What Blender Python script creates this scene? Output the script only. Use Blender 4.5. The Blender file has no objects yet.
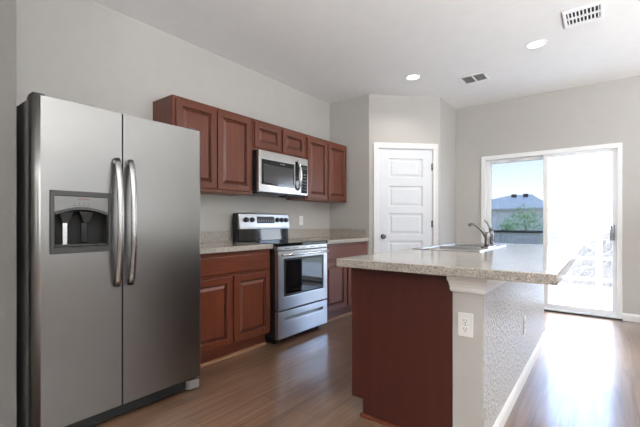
import bpy, bmesh, math, random
from mathutils import Vector, Matrix
S = bpy.context.scene
COL = S.collection
PI = math.pi

# ------------------------------------------------------------------ camera, world, sun, exposure
cam_data = bpy.data.cameras.new('camera')
cam = bpy.data.objects.new('camera', cam_data); COL.objects.link(cam)
cam.location = (3.033, 0.0, 1.124)
cam.rotation_euler = (PI/2, 0, math.radians(37.534))
cam_data.sensor_width = 36.0
cam_data.lens = 368.0/640.0*36.0
cam_data.shift_y = 9.37/640.0
cam_data.clip_start = 0.05
S.camera = cam
S.view_settings.view_transform = 'Standard'
S.view_settings.look = 'None'
S.view_settings.gamma = 1.0
S.view_settings.use_curve_mapping = False
S.view_settings.exposure = 0.4

SKY = 10.0
world = bpy.data.worlds.new('sky'); S.world = world; world.use_nodes = True
wn = world.node_tree.nodes; wl = world.node_tree.links
bg = wn['Background']; bg.inputs['Strength'].default_value = SKY
wtc = wn.new('ShaderNodeTexCoord'); wsep = wn.new('ShaderNodeSeparateXYZ'); wramp = wn.new('ShaderNodeValToRGB')
wl.new(wtc.outputs['Generated'], wsep.inputs[0]); wl.new(wsep.outputs['Z'], wramp.inputs[0]); wl.new(wramp.outputs[0], bg.inputs['Color'])
e = wramp.color_ramp.elements
e[0].position = 0.0; e[0].color = (0.87, 0.90, 0.93, 1)
e[1].position = 0.22; e[1].color = (0.30, 0.47, 0.78, 1)
k = e.new(0.10); k.color = (0.62, 0.72, 0.86, 1)

sun_d = bpy.data.lights.new('sun', 'SUN'); sun_d.energy = 8.0; sun_d.angle = 0.25; sun_d.color = (1, 0.96, 0.9)
sun = bpy.data.objects.new('sun', sun_d); COL.objects.link(sun)
sun.rotation_euler = (math.radians(-45), 0, math.radians(0))   # hazy sun beyond the sliding door

def area(name, loc, rot, sx, sy, power, color=(1, 1, 1)):
    d = bpy.data.lights.new(name, 'AREA'); d.shape = 'RECTANGLE'; d.size = sx; d.size_y = sy; d.energy = power; d.color = color
    o = bpy.data.objects.new(name, d); COL.objects.link(o); o.location = loc; o.rotation_euler = rot
    return o
# unseen fill lights added behind and beside the camera to brighten the ceiling
area('fill_up_living', (5.4, 0.6, 1.0), (PI, 0, 0), 0.9, 0.9, 240, (0.96, 0.98, 1))
area('fill_up_hall', (3.6, -2.4, 1.0), (PI, 0, 0), 0.9, 0.9, 125, (0.96, 0.98, 1))
area('fill_up_dining', (5.6, 3.6, 1.0), (PI, 0, 0), 0.9, 0.9, 65, (0.96, 0.98, 1))
# added fill light just inside the made-up side window
area('fill_side', (6.46, 2.6, 1.45), (PI/2, 0, PI/2), 2.8, 1.9, 9, (1, 0.98, 0.95))

# ------------------------------------------------------------------ materials
def mat(name, col, rough=0.5, metal=0.0, spec=0.5, var=None, scale=(8, 8, 8), bump=0.0, bscale=100.0, coat=0.0, detail=4.0, emit=0.0, bdist=0.002):
    m = bpy.data.materials.new(name); m.use_nodes = True
    nt = m.node_tree; n = nt.nodes; l = nt.links
    b = n['Principled BSDF']
    b.inputs['Base Color'].default_value = (*col, 1); b.inputs['Roughness'].default_value = rough
    b.inputs['Metallic'].default_value = metal; b.inputs['Specular IOR Level'].default_value = spec
    if coat: b.inputs['Coat Weight'].default_value = coat; b.inputs['Coat Roughness'].default_value = 0.12
    if emit:
        b.inputs['Emission Color'].default_value = (*col, 1); b.inputs['Emission Strength'].default_value = emit
    tc = n.new('ShaderNodeTexCoord')
    mp = n.new('ShaderNodeMapping'); mp.inputs['Scale'].default_value = scale; l.new(tc.outputs['Object'], mp.inputs[0])
    nz = n.new('ShaderNodeTexNoise'); nz.inputs['Scale'].default_value = 1.0; nz.inputs['Detail'].default_value = detail
    l.new(mp.outputs[0], nz.inputs['Vector'])
    rp = n.new('ShaderNodeValToRGB'); l.new(nz.outputs['Fac'], rp.inputs[0])
    c2 = var if var else tuple(c*0.97 for c in col)
    rp.color_ramp.elements[0].position = 0.3; rp.color_ramp.elements[0].color = (*c2, 1)
    rp.color_ramp.elements[1].position = 0.7; rp.color_ramp.elements[1].color = (*col, 1)
    l.new(rp.outputs[0], b.inputs['Base Color'])
    if bump:
        n2 = n.new('ShaderNodeTexNoise'); n2.inputs['Scale'].default_value = bscale; n2.inputs['Detail'].default_value = 2
        l.new(tc.outputs['Object'], n2.inputs['Vector'])
        r2 = n.new('ShaderNodeValToRGB'); r2.color_ramp.elements[0].position = 0.42; r2.color_ramp.elements[1].position = 0.62
        l.new(n2.outputs['Fac'], r2.inputs[0])
        bp = n.new('ShaderNodeBump'); bp.inputs['Strength'].default_value = bump; bp.inputs['Distance'].default_value = bdist
        l.new(r2.outputs[0], bp.inputs['Height']); l.new(bp.outputs[0], b.inputs['Normal'])
    return m

def steel(name, col=(0.62, 0.61, 0.60), rough=0.3, axis=(220, 220, 3)):
    m = mat(name, col, rough, 1.0)
    nt = m.node_tree; n = nt.nodes; l = nt.links; b = n['Principled BSDF']
    tc = n.new('ShaderNodeTexCoord'); mp = n.new('ShaderNodeMapping'); mp.inputs['Scale'].default_value = axis
    l.new(tc.outputs['Object'], mp.inputs[0])
    z = n.new('ShaderNodeTexNoise'); z.inputs['Scale'].default_value = 1; z.inputs['Detail'].default_value = 2; l.new(mp.outputs[0], z.inputs['Vector'])
    mr = n.new('ShaderNodeMapRange'); mr.inputs['To Min'].default_value = rough-0.006; mr.inputs['To Max'].default_value = rough+0.008
    l.new(z.outputs['Fac'], mr.inputs['Value']); l.new(mr.outputs[0], b.inputs['Roughness'])
    return m

def granite(name):
    m = mat(name, (0.5, 0.47, 0.43), 0.13, 0, 0.5)
    nt = m.node_tree; n = nt.nodes; l = nt.links; b = n['Principled BSDF']
    tc = n.new('ShaderNodeTexCoord')
    z = n.new('ShaderNodeTexNoise'); z.inputs['Scale'].default_value = 235; z.inputs['Detail'].default_value = 3; l.new(tc.outputs['Object'], z.inputs['Vector'])
    r = n.new('ShaderNodeValToRGB'); l.new(z.outputs['Fac'], r.inputs[0]); c = r.color_ramp
    c.elements[0].position = 0.33; c.elements[0].color = (0.16, 0.148, 0.135, 1)
    c.elements[1].position = 0.66; c.elements[1].color = (0.62, 0.575, 0.53, 1)
    q = c.elements.new(0.44); q.color = (0.36, 0.33, 0.30, 1)
    q = c.elements.new(0.54); q.color = (0.48, 0.44, 0.40, 1)
    z2 = n.new('ShaderNodeTexNoise'); z2.inputs['Scale'].default_value = 35; z2.inputs['Detail'].default_value = 2; l.new(tc.outputs['Object'], z2.inputs['Vector'])
    r2 = n.new('ShaderNodeValToRGB'); l.new(z2.outputs['Fac'], r2.inputs[0])
    r2.color_ramp.elements[0].position = 0.35; r2.color_ramp.elements[0].color = (0.82, 0.82, 0.82, 1)
    r2.color_ramp.elements[1].position = 0.6; r2.color_ramp.elements[1].color = (1, 0.98, 0.94, 1)
    mx = n.new('ShaderNodeMix'); mx.data_type = 'RGBA'; mx.blend_type = 'MULTIPLY'; mx.inputs['Factor'].default_value = 1
    l.new(r.outputs[0], mx.inputs['A']); l.new(r2.outputs[0], mx.inputs['B']); l.new(mx.outputs['Result'], b.inputs['Base Color'])
    return m

def planks(name):
    m = mat(name, (0.2, 0.12, 0.08), 0.3, 0, 1.0, coat=0.6)
    nt = m.node_tree; n = nt.nodes; l = nt.links; b = n['Principled BSDF']
    tc = n.new('ShaderNodeTexCoord')
    mp = n.new('ShaderNodeMapping'); mp.inputs['Rotation'].default_value = (0, 0, PI/2); l.new(tc.outputs['Object'], mp.inputs[0])
    br = n.new('ShaderNodeTexBrick'); br.inputs['Scale'].default_value = 1.0; br.inputs['Brick Width'].default_value = 1.22; br.inputs['Row Height'].default_value = 0.16
    br.inputs['Mortar Size'].default_value = 0.0015; br.inputs['Mortar Smooth'].default_value = 0.3; br.offset = 0.37
    br.inputs['Color1'].default_value = (0.245, 0.145, 0.09, 1); br.inputs['Color2'].default_value = (0.19, 0.108, 0.066, 1); br.inputs['Mortar'].default_value = (0.06, 0.035, 0.024, 1)
    l.new(mp.outputs[0], br.inputs['Vector'])
    m2 = n.new('ShaderNodeMapping'); m2.inputs['Scale'].default_value = (28, 1.6, 1); l.new(tc.outputs['Object'], m2.inputs[0])
    z = n.new('ShaderNodeTexNoise'); z.inputs['Scale'].default_value = 1; z.inputs['Detail'].default_value = 7; z.inputs['Distortion'].default_value = 0.8; l.new(m2.outputs[0], z.inputs['Vector'])
    r = n.new('ShaderNodeValToRGB'); l.new(z.outputs['Fac'], r.inputs[0])
    r.color_ramp.elements[0].position = 0.3; r.color_ramp.elements[0].color = (0.56, 0.54, 0.52, 1)
    r.color_ramp.elements[1].position = 0.72; r.color_ramp.elements[1].color = (1.25, 1.25, 1.25, 1)
    mx = n.new('ShaderNodeMix'); mx.data_type = 'RGBA'; mx.blend_type = 'MULTIPLY'; mx.inputs['Factor'].default_value = 1
    l.new(br.outputs['Color'], mx.inputs['A']); l.new(r.outputs[0], mx.inputs['B']); l.new(mx.outputs['Result'], b.inputs['Base Color'])
    mr = n.new('ShaderNodeMapRange'); mr.inputs['To Min'].default_value = 0.28; mr.inputs['To Max'].default_value = 0.36; l.new(z.outputs['Fac'], mr.inputs['Value']); l.new(mr.outputs[0], b.inputs['Roughness'])
    bp = n.new('ShaderNodeBump'); bp.inputs['Strength'].default_value = 0.12; bp.inputs['Distance'].default_value = 0.001; l.new(z.outputs['Fac'], bp.inputs['Height']); l.new(bp.outputs[0], b.inputs['Normal'])
    return m

def pane_mat(name, tint, white):
    m = bpy.data.materials.new(name); m.use_nodes = True
    nt = m.node_tree; n = nt.nodes; l = nt.links
    n.remove(n['Principled BSDF']); out = n['Material Output']
    tr = n.new('ShaderNodeBsdfTransparent'); tr.inputs[0].default_value = (tint, tint, tint, 1)
    gl = n.new('ShaderNodeBsdfGlossy'); gl.inputs['Roughness'].default_value = 0.02
    last = tr.outputs[0]
    if white:
        tl = n.new('ShaderNodeBsdfTranslucent'); tl.inputs[0].default_value = (0.95, 0.96, 0.97, 1)
        mx = n.new('ShaderNodeMixShader'); mx.inputs[0].default_value = white
        l.new(last, mx.inputs[1]); l.new(tl.outputs[0], mx.inputs[2]); last = mx.outputs[0]
    m2 = n.new('ShaderNodeMixShader'); m2.inputs[0].default_value = 0.03
    l.new(last, m2.inputs[1]); l.new(gl.outputs[0], m2.inputs[2]); l.new(m2.outputs[0], out.inputs['Surface'])
    return m

M = {}
M['wall'] = mat('grey_wall_paint', (0.50, 0.485, 0.46), 0.75, bump=0.15, bscale=90)
M['shaded_wall'] = mat('shaded_wall_paint', (0.17, 0.165, 0.155), 0.75, bump=0.25, bscale=70)  # wall colour darkened to stand for shade beside the refrigerator
M['wall_rough'] = mat('orange_peel_wall_paint', (0.52, 0.505, 0.48), 0.33, bump=0.9, bscale=52, bdist=0.010)
M['ceiling'] = mat('ceiling_paint', (0.80, 0.80, 0.79), 0.9, bump=0.3, bscale=60)
M['white'] = mat('white_trim_paint', (0.82, 0.82, 0.82), 0.4)
M['door_white'] = mat('white_door_paint', (0.77, 0.80, 0.84), 0.45)
M['vinyl'] = mat('white_vinyl', (0.85, 0.86, 0.86), 0.35)
M['floor'] = planks('wood_plank_floor')
M['cherry'] = mat('cherry_wood', (0.155, 0.043, 0.022), 0.27, var=(0.115, 0.031, 0.016), scale=(40, 40, 3.0), detail=6)
M['cherry_h'] = mat('cherry_wood_crossgrain', (0.155, 0.043, 0.022), 0.27, var=(0.115, 0.031, 0.016), scale=(40, 3.0, 40), detail=6)
M['groove'] = mat('dark_groove', (0.035, 0.012, 0.008), 0.4)  # dark ring colour inside the door panel recess
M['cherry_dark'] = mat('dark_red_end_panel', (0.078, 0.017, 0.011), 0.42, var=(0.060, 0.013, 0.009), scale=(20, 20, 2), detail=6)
M['cab_under'] = mat('maple_underside', (0.36, 0.19, 0.10), 0.5, var=(0.28, 0.14, 0.075), scale=(30, 3, 30))
M['granite'] = granite('speckled_laminate')
M['steel'] = steel('brushed_stainless', (0.285, 0.28, 0.275), 0.28)
M['steel_h'] = steel('brushed_stainless_horizontal', (0.54, 0.53, 0.52), 0.28, (220, 3, 220))
M['steel_bright'] = steel('polished_steel', (0.72, 0.72, 0.72), 0.2)
M['handle'] = steel('satin_handle_steel', (0.42, 0.415, 0.41), 0.27)
M['nickel'] = steel('faucet_nickel', (0.24, 0.235, 0.23), 0.25)
M['body_grey'] = mat('appliance_side_grey', (0.16, 0.155, 0.15), 0.5, bump=0.1, bscale=200)
M['black'] = mat('black_plastic', (0.015, 0.015, 0.016), 0.35)
M['black_gloss'] = mat('black_glass', (0.006, 0.006, 0.007), 0.04)
M['black_matte'] = mat('dark_void', (0.01, 0.01, 0.01), 0.8)
M['grey_plastic'] = mat('dark_grey_plastic', (0.045, 0.045, 0.045), 0.4)
M['silver_plastic'] = mat('silver_plastic', (0.20, 0.20, 0.195), 0.35, metal=0.6)
M['win_mesh'] = mat('microwave_window_screen', (0.055, 0.055, 0.058), 0.15)
M['outlet'] = mat('outlet_plastic', (0.83, 0.83, 0.81), 0.35)
M['slot'] = mat('outlet_slot', (0.05, 0.05, 0.05), 0.6)
M['lamp'] = mat('lamp_lens', (1.0, 0.97, 0.92), 0.5, emit=3.0)
M['red_text'] = mat('red_lettering', (0.25, 0.02, 0.02), 0.5)
M['grey_text'] = mat('grey_lettering', (0.45, 0.45, 0.45), 0.5)
M['dark_text'] = mat('dark_lettering', (0.05, 0.05, 0.05), 0.5)
M['ring'] = mat('burner_marking', (0.05, 0.05, 0.05), 0.12)
M['duct'] = mat('vent_duct_grey', (0.48, 0.48, 0.48), 0.8)
M['glass'] = pane_mat('dimmed_glass', 0.345, 0.0)  # clear glass darkened to dim the sky behind it
M['tinted'] = pane_mat('tinted_glass', 0.23, 0.0)  # dark tint dims the sky in the added side window
M['glare_pane'] = pane_mat('glare_glass', 0.98, 0.025)  # white mixed in to stand for glare on the pane
M['bin'] = mat('sink_bowl_steel', (0.5, 0.5, 0.5), 0.3, metal=1)
M['concrete'] = mat('concrete', (0.62, 0.60, 0.57), 0.85, var=(0.52, 0.5, 0.47), scale=(3, 3, 3))
M['gravel'] = mat('gravel_soil', (0.22, 0.145, 0.08), 0.95, var=(0.030, 0.018, 0.009), scale=(40, 40, 40), bump=0.4, bscale=30, detail=6, bdist=0.03)
M['grass'] = mat('dry_lawn', (0.30, 0.30, 0.16), 0.95, var=(0.36, 0.31, 0.22), scale=(1.2, 1.2, 1.2))
M['siding'] = mat('grey_siding', (0.82, 0.80, 0.78), 0.8, var=(0.74, 0.72, 0.70), scale=(0.6, 0.6, 10))
M['shingle'] = mat('grey_shingles', (0.55, 0.58, 0.60), 0.9, var=(0.47, 0.49, 0.51), scale=(4, 4, 4))
M['fence'] = mat('weathered_fence', (0.66, 0.63, 0.60), 0.9, var=(0.55, 0.53, 0.51), scale=(15, 15, 2))
M['fence_dark'] = mat('dark_fence_rail', (0.07, 0.06, 0.055), 0.8)
M['pale_wood'] = mat('pale_wood', (0.72, 0.65, 0.54), 0.8, var=(0.6, 0.53, 0.43), scale=(20, 20, 2))
M['leaf'] = mat('green_leaves', (0.48, 0.64, 0.34), 0.7, var=(0.28, 0.46, 0.2), scale=(3, 3, 3))
M['bark'] = mat('bark', (0.20, 0.16, 0.12), 0.9)
M['util'] = mat('grey_cabinet_paint', (0.20, 0.20, 0.20), 0.7)
M['winglass'] = mat('house_window_glass', (0.10, 0.12, 0.14), 0.1)

# ------------------------------------------------------------------ geometry helpers
LOC = {}
class B:
    def __init__(s): s.v = []; s.f = []; s.sm = []
    def add(s, vs, fs, smooth=False):
        o = len(s.v); s.v += [tuple(v) for v in vs]
        for f in fs: s.f.append(tuple(o+i for i in f)); s.sm.append(smooth)
        return s
    def box(s, x0, x1, y0, y1, z0, z1):
        vs = [(x, y, z) for z in (z0, z1) for y in (y0, y1) for x in (x0, x1)]
        return s.add(vs, [(0, 2, 3, 1), (4, 5, 7, 6), (0, 1, 5, 4), (2, 6, 7, 3), (0, 4, 6, 2), (1, 3, 7, 5)])
    def prism(s, poly, axis, a, b, smooth=False):
        # poly: 2D points in the two other axes (x,y)->z ; (y,z)->x ; (x,z)->y
        def P(p, t): return {'x': (t, p[0], p[1]), 'y': (p[0], t, p[1]), 'z': (p[0], p[1], t)}[axis]
        n = len(poly); vs = [P(p, a) for p in poly]+[P(p, b) for p in poly]
        s.add(vs, [tuple(range(n))[::-1], tuple(range(n, 2*n))])
        s.add(vs, [(i, (i+1) % n, n+(i+1) % n, n+i) for i in range(n)], smooth)
        return s
    def cyl(s, c, r, h, axis='z', n=24, r2=None):
        r2 = r if r2 is None else r2
        def P(a, rr, t):
            u, v = rr*math.cos(a), rr*math.sin(a)
            return {'z': (c[0]+u, c[1]+v, c[2]+t), 'x': (c[0]+t, c[1]+u, c[2]+v), 'y': (c[0]+u, c[1]+t, c[2]+v)}[axis]
        A = [2*PI*i/n for i in range(n)]
        vs = [P(a, r, 0) for a in A]+[P(a, r2, h) for a in A]
        s.add(vs, [tuple(range(n))[::-1], tuple(range(n, 2*n))])
        s.add(vs, [(i, (i+1) % n, n+(i+1) % n, n+i) for i in range(n)], True)
        return s
    def tube(s, pts, rad, n=12, flat=1.0):
        pts = [Vector(p) for p in pts]; N = len(pts)
        if not isinstance(rad, (list, tuple)): rad = [rad]*N
        rings = []; prev = None
        for i, p in enumerate(pts):
            t = (pts[min(i+1, N-1)]-pts[max(i-1, 0)]).normalized()
            if prev is None:
                a = Vector((0, 0, 1)) if abs(t.z) < 0.9 else Vector((0, 1, 0))
                u = (a-t*a.dot(t)).normalized()
            else: u = (prev-t*prev.dot(t)).normalized()
            prev = u; w = t.cross(u)
            rings.append([p+(u*math.cos(2*PI*k/n)*flat+w*math.sin(2*PI*k/n))*rad[i] for k in range(n)])
        vs = [q for r in rings for q in r]
        s.add(vs, [(i*n+k, i*n+(k+1) % n, (i+1)*n+(k+1) % n, (i+1)*n+k) for i in range(N-1) for k in range(n)], True)
        s.add(rings[0], [tuple(range(n))[::-1]]); s.add(rings[-1], [tuple(range(n))])
        return s
    def ringdisc(s, c, r0, r1, z, n=32):
        vs = [(c[0]+r*math.cos(2*PI*i/n), c[1]+r*math.sin(2*PI*i/n), zz) for (r, zz) in ((r0, z[0]), (r1, z[0]), (r1, z[1]), (r0, z[1])) for i in range(n)]
        fs = []
        for k in range(4):
            for i in range(n):
                fs.append((k*n+i, k*n+(i+1) % n, ((k+1) % 4)*n+(i+1) % n, ((k+1) % 4)*n+i))
        return s.add(vs, fs)
    def holed(s, axis, us, vs_, a, b):
        """slab with one rectangular hole; us=(u0,h0,h1,u1)"""
        return s.grid(axis, us, vs_, {(1, 1)}, a, b)
    def grid(s, axis, us, vs_, holes, a, b):
        def P(u, v, t): return {'x': (t, u, v), 'y': (u, t, v), 'z': (u, v, t)}[axis]
        nu, nv = len(us), len(vs_)
        vv = [P(u, v, t) for t in (a, b) for v in vs_ for u in us]
        I = lambda i, j, k: k*nu*nv+j*nu+i
        fs = []
        solid = lambda i, j: 0 <= i < nu-1 and 0 <= j < nv-1 and (i, j) not in holes
        for i in range(nu-1):
            for j in range(nv-1):
                if not solid(i, j): continue
                fs.append((I(i, j, 0), I(i, j+1, 0), I(i+1, j+1, 0), I(i+1, j, 0)))
                fs.append((I(i, j, 1), I(i+1, j, 1), I(i+1, j+1, 1), I(i, j+1, 1)))
                if not solid(i-1, j): fs.append((I(i, j, 0), I(i, j, 1), I(i, j+1, 1), I(i, j+1, 0)))
                if not solid(i+1, j): fs.append((I(i+1, j, 0), I(i+1, j+1, 0), I(i+1, j+1, 1), I(i+1, j, 1)))
                if not solid(i, j-1): fs.append((I(i, j, 0), I(i+1, j, 0), I(i+1, j, 1), I(i, j, 1)))
                if not solid(i, j+1): fs.append((I(i, j+1, 0), I(i, j+1, 1), I(i+1, j+1, 1), I(i+1, j+1, 0)))
        return s.add(vv, fs)
    def build(s, name, m, parent=None, bevel=0.0, seg=2, local=False, edge=None, edge_w=0.0, edge_seg=4):
        off = Vector((0, 0, 0)) if (local or parent is None) else Vector(LOC.get(parent.name, (0, 0, 0)))
        me = bpy.data.meshes.new(name)
        bm = bmesh.new()
        vs = [bm.verts.new(Vector(v)-off) for v in s.v]
        for f, sm in zip(s.f, s.sm):
            try:
                q = bm.faces.new([vs[i] for i in f]); q.smooth = sm
            except ValueError: pass
        loose = [v for v in bm.verts if not v.link_faces]
        bmesh.ops.delete(bm, geom=loose, context='VERTS')
        bmesh.ops.remove_doubles(bm, verts=bm.verts, dist=1e-5)
        bmesh.ops.recalc_face_normals(bm, faces=bm.faces)
        if edge:
            es = [q for q in bm.edges if len(q.link_faces) == 2 and q.calc_face_angle(0) > 0.5 and edge(q.verts[0].co+off, q.verts[1].co+off)]
            r = bmesh.ops.bevel(bm, geom=es, offset=edge_w, segments=edge_seg, affect='EDGES', profile=0.5, clamp_overlap=True)
            for q in r['faces']: q.smooth = True
        bm.to_mesh(me); bm.free(); me.materials.append(m)
        o = bpy.data.objects.new(name, me); COL.objects.link(o)
        if parent is not None:
            o.parent = parent
            LOC[o.name] = LOC.get(parent.name, (0, 0, 0))
        if bevel:
            md = o.modifiers.new('bevel', 'BEVEL'); md.width = bevel; md.segments = seg; md.limit_method = 'ANGLE'; md.angle_limit = math.radians(35); md.harden_normals = False
        return o

def tag(o, label, cat, group=None):
    o['label'] = label; o['category'] = cat
    if group: o['group'] = group
    return o
def thing(name, loc, label, cat, group=None, rotz=0.0):
    o = bpy.data.objects.new(name, None); COL.objects.link(o)
    o.empty_display_size = 0.1; o.location = loc; o.rotation_euler = (0, 0, rotz)
    LOC[o.name] = tuple(loc)
    return tag(o, label, cat, group)
def struct(o, label=None):
    o['kind'] = 'structure'
    if label: o['label'] = label
    return o
def structroot(name, loc, rotz=0.0):
    o = bpy.data.objects.new(name, None); COL.objects.link(o)
    o.location = loc; o.rotation_euler = (0, 0, rotz); LOC[o.name] = tuple(loc); o['kind'] = 'structure'
    return o
def text(name, body, size, m, parent, centre, facing='+x', depth=0.0006):
    cu = bpy.data.curves.new(name, 'FONT'); cu.body = body; cu.size = size; cu.align_x = 'CENTER'; cu.align_y = 'CENTER'; cu.extrude = depth
    t = bpy.data.objects.new(name+'_tmp', cu); COL.objects.link(t)
    bpy.context.view_layer.update()
    me = bpy.data.meshes.new_from_object(t.evaluated_get(bpy.context.evaluated_depsgraph_get()))
    bpy.data.objects.remove(t)
    me.materials.clear(); me.materials.append(m)
    # text plane XY -> facing +x : right = +y, up = +z
    R = Matrix(((0, 0, 1), (1, 0, 0), (0, 1, 0))) if facing == '+x' else Matrix(((1, 0, 0), (0, 0, -1), (0, 1, 0)))
    off = Vector(LOC.get(parent.name, (0, 0, 0)))
    for v in me.vertices: v.co = R @ v.co + Vector(centre) - off
    o = bpy.data.objects.new(name, me); COL.objects.link(o); o.parent = parent; LOC[o.name] = LOC[parent.name]
    return o

# ------------------------------------------------------------------ room shell
CEIL = 2.79
YB = 4.169                 # short wall beyond the kitchen run
AX, BX, BY = 0.633, 1.327, 4.834
YW = 5.497                 # wall with the sliding door
XE, YS = 6.5, -4.0
struct(B().box(-0.1, XE+0.1, YS-0.1, YW+0.1, -0.12, 0).build('floor', M['floor']))
struct(B().box(-0.1, XE+0.1, YS-0.1, YW+0.1, CEIL, CEIL+0.12).build('ceiling', M['ceiling']))
struct(B().box(-0.1, 0, 0.525, YB+0.1, 0, CEIL).build('wall_left', M['wall']))
struct(B().box(-0.1, 0.75, YS, 0.525, 0, CEIL).build('wall_front', M['shaded_wall']), 'grey textured wall end beside the refrigerator')
struct(B().box(0, AX, YB, YB+0.1, 0, CEIL).build('wall_back', M['wall']))
ang = math.atan2(BY-YB, BX-AX); AL = math.hypot(BX-AX, BY-YB)
wp = structroot('wall_pantry', (AX, YB, 0), ang)
LOC[wp.name] = (0, 0, 0)
B().grid('y', (0, 0.122, 0.862, AL), (0, 2.098, CEIL), {(1, 0)}, 0, 0.1).build('wall_face', M['wall'], wp, local=True)
struct(B().box(BX-0.1, BX, BY, YW, 0, CEIL).build('wall_side', M['wall']))
DX0, DX1, DZ = 1.70, 3.19, 2.04
struct(B().grid('y', (BX-0.1, DX0, DX1, XE), (0, DZ, CEIL), {(1, 0)}, YW, YW+0.14).build('wall_right', M['wall']))
struct(B().grid('x', (YS, 1.2, 4.0, YW), (0, 0.5, 2.4, CEIL), {(1, 1)}, XE, XE+0.1).build('wall_far', M['wall']))
struct(B().box(0.75, XE, YS-0.1, YS, 0, CEIL).build('wall_rear', M['wall']))
# unseen side window, added to brighten the room
w = structroot('added_window', (XE+0.05, 2.6, 0.5))
B().box(XE+0.05, XE+0.056, 1.26, 3.94, 0.56, 2.34).build('glass_pane', M['tinted'], w)
B().grid('x', (1.2, 1.26, 2.57, 2.63, 3.94, 4.0), (0.5, 0.56, 2.34, 2.4), {(1, 1), (3, 1)}, XE+0.03, XE+0.08).build('window_frame', M['vinyl'], w)
# baseboards
def baseprof(h=0.085, t=0.014): return [(0, 0), (t, 0), (t, h-0.02), (t*0.6, h-0.006), (t*0.3, h), (0, h)]
struct(B().prism([(YW-a, b) for a, b in baseprof()], 'x', 3.215, XE).build('baseboard_right', M['white']))
struct(B().prism([(YW-a, b) for a, b in baseprof()], 'x', BX, 1.675).build('baseboard_back', M['white']))
struct(B().prism([(BX+a, b) for a, b in baseprof()], 'y', BY, YW-0.014).build('baseboard_side', M['white']))
# pantry door and its casing (local frame of the angled wall: x along wall, -y towards the room)
t1 = structroot('trim_1', (AX, YB, 0), ang); LOC[t1.name] = (0, 0, 0)
def casing(bb, x0, x1, z1, out0, out1):
    # moulded casing: two stepped boards with a raised outer bead
    bb.box(x0, out0, -0.012, 0, 0, z1).box(out1, x1, -0.012, 0, 0, z1).box(x0, x1, -0.012, 0, z1, z1+0.062)
    bb.box(x0, x0+0.02, -0.019, -0.012, 0, z1+0.062).box(x1-0.02, x1, -0.019, -0.012, 0, z1+0.062).box(x0+0.02, x1-0.02, -0.019, -0.012, z1+0.042, z1+0.062)
    return bb
casing(B(), 0.055, 0.925, 2.10, 0.124, 0.860).build('door_casing', M['white'], t1, 0.003, local=True)
jb = B().box(0.122, 0.128, 0, 0.1, 0, 2.098).box(0.856, 0.862, 0, 0.1, 0, 2.098).box(0.128, 0.856, 0, 0.1, 2.092, 2.098)
jb.build('door_jamb', M['white'], t1, local=True)
d1 = structroot('door_1', (AX, YB, 0), ang); LOC[d1.name] = (0, 0, 0)
d1['label'] = 'white five-panel pantry door in the angled wall'
LS0, LS1, LZ1 = 0.131, 0.853, 2.089
pu = (LS0, 0.265, 0.724, LS1)
rows = [0.012, 0.14, 0.385, 0.505, 0.75, 0.87, 1.245]    # rails / panels from the floor up
zs = [0.012]
pan = []
tops = [1.968, 1.607, 1.248, 0.887, 0.527]
bots = [1.717, 1.335, 0.968, 0.61, 0.25]
zz = sorted(tops+bots)
zs = [0.012]+zz+[LZ1]
holes = {(1, j) for j in range(1, len(zs)-1, 2)}
leaf = B().grid('y', pu, zs, holes, 0.012, 0.046).build('door_leaf', M['door_white'], d1, 0.002, local=True)
for tp, bt in zip(tops, bots):
    x0, x1 = 0.265, 0.724
    p = B()
    # sunken field with a sloped border and a slightly raised flat centre
    q = [(x0, 0.012, bt), (x1, 0.012, bt), (x1, 0.012, tp), (x0, 0.012, tp)]
    def rect(i, y): return [(x0+i, y, bt+i), (x1-i, y, bt+i), (x1-i, y, tp-i), (x0+i, y, tp-i)]
    L = [rect(0, 0.014), rect(0.010, 0.026), rect(0.03, 0.026), rect(0.045, 0.0185)]
    vs = [v for r in L for v in r]
    fs = []
    for a in range(3):
        for k in range(4): fs.append((a*4+k, a*4+(k+1) % 4, (a+1)*4+(k+1) % 4, (a+1)*4+k))
    fs.append((12, 13, 14, 15))
    p.add(vs, fs).box(x0, x1, 0.034, 0.04, bt, tp)
    p.build('door_panel', M['door_white'], leaf, local=True)
kn = B().cyl((0.185, 0.012, 0.948), 0.031, -0.008, 'y').cyl((0.185, 0.006, 0.948), 0.011, -0.035, 'y')
prof = [(0.012, -0.026), (0.024, -0.034), (0.0285, -0.045), (0.027, -0.056), (0.018, -0.064), (0.001, -0.066)]
n = 20; vs = [(0.185+r*math.cos(2*PI*i/n), y, 0.948+r*math.sin(2*PI*i/n)) for r, y in prof for i in range(n)]
kn.add(vs, [(a*n+i, a*n+(i+1) % n, (a+1)*n+(i+1) % n, (a+1)*n+i) for a in range(len(prof)-1) for i in range(n)], True)
kn.build('door_knob', M['nickel'], d1, local=True)['label'] = 'satin nickel door knob'
for z in (1.862, 1.109, 0.25):
    B().cyl((0.857, 0.004, z-0.045), 0.008, 0.09, 'z', 10).box(0.842, 0.857, 0.0095, 0.013, z-0.045, z+0.045).build('hinge', M['nickel'], d1, local=True)

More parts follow.
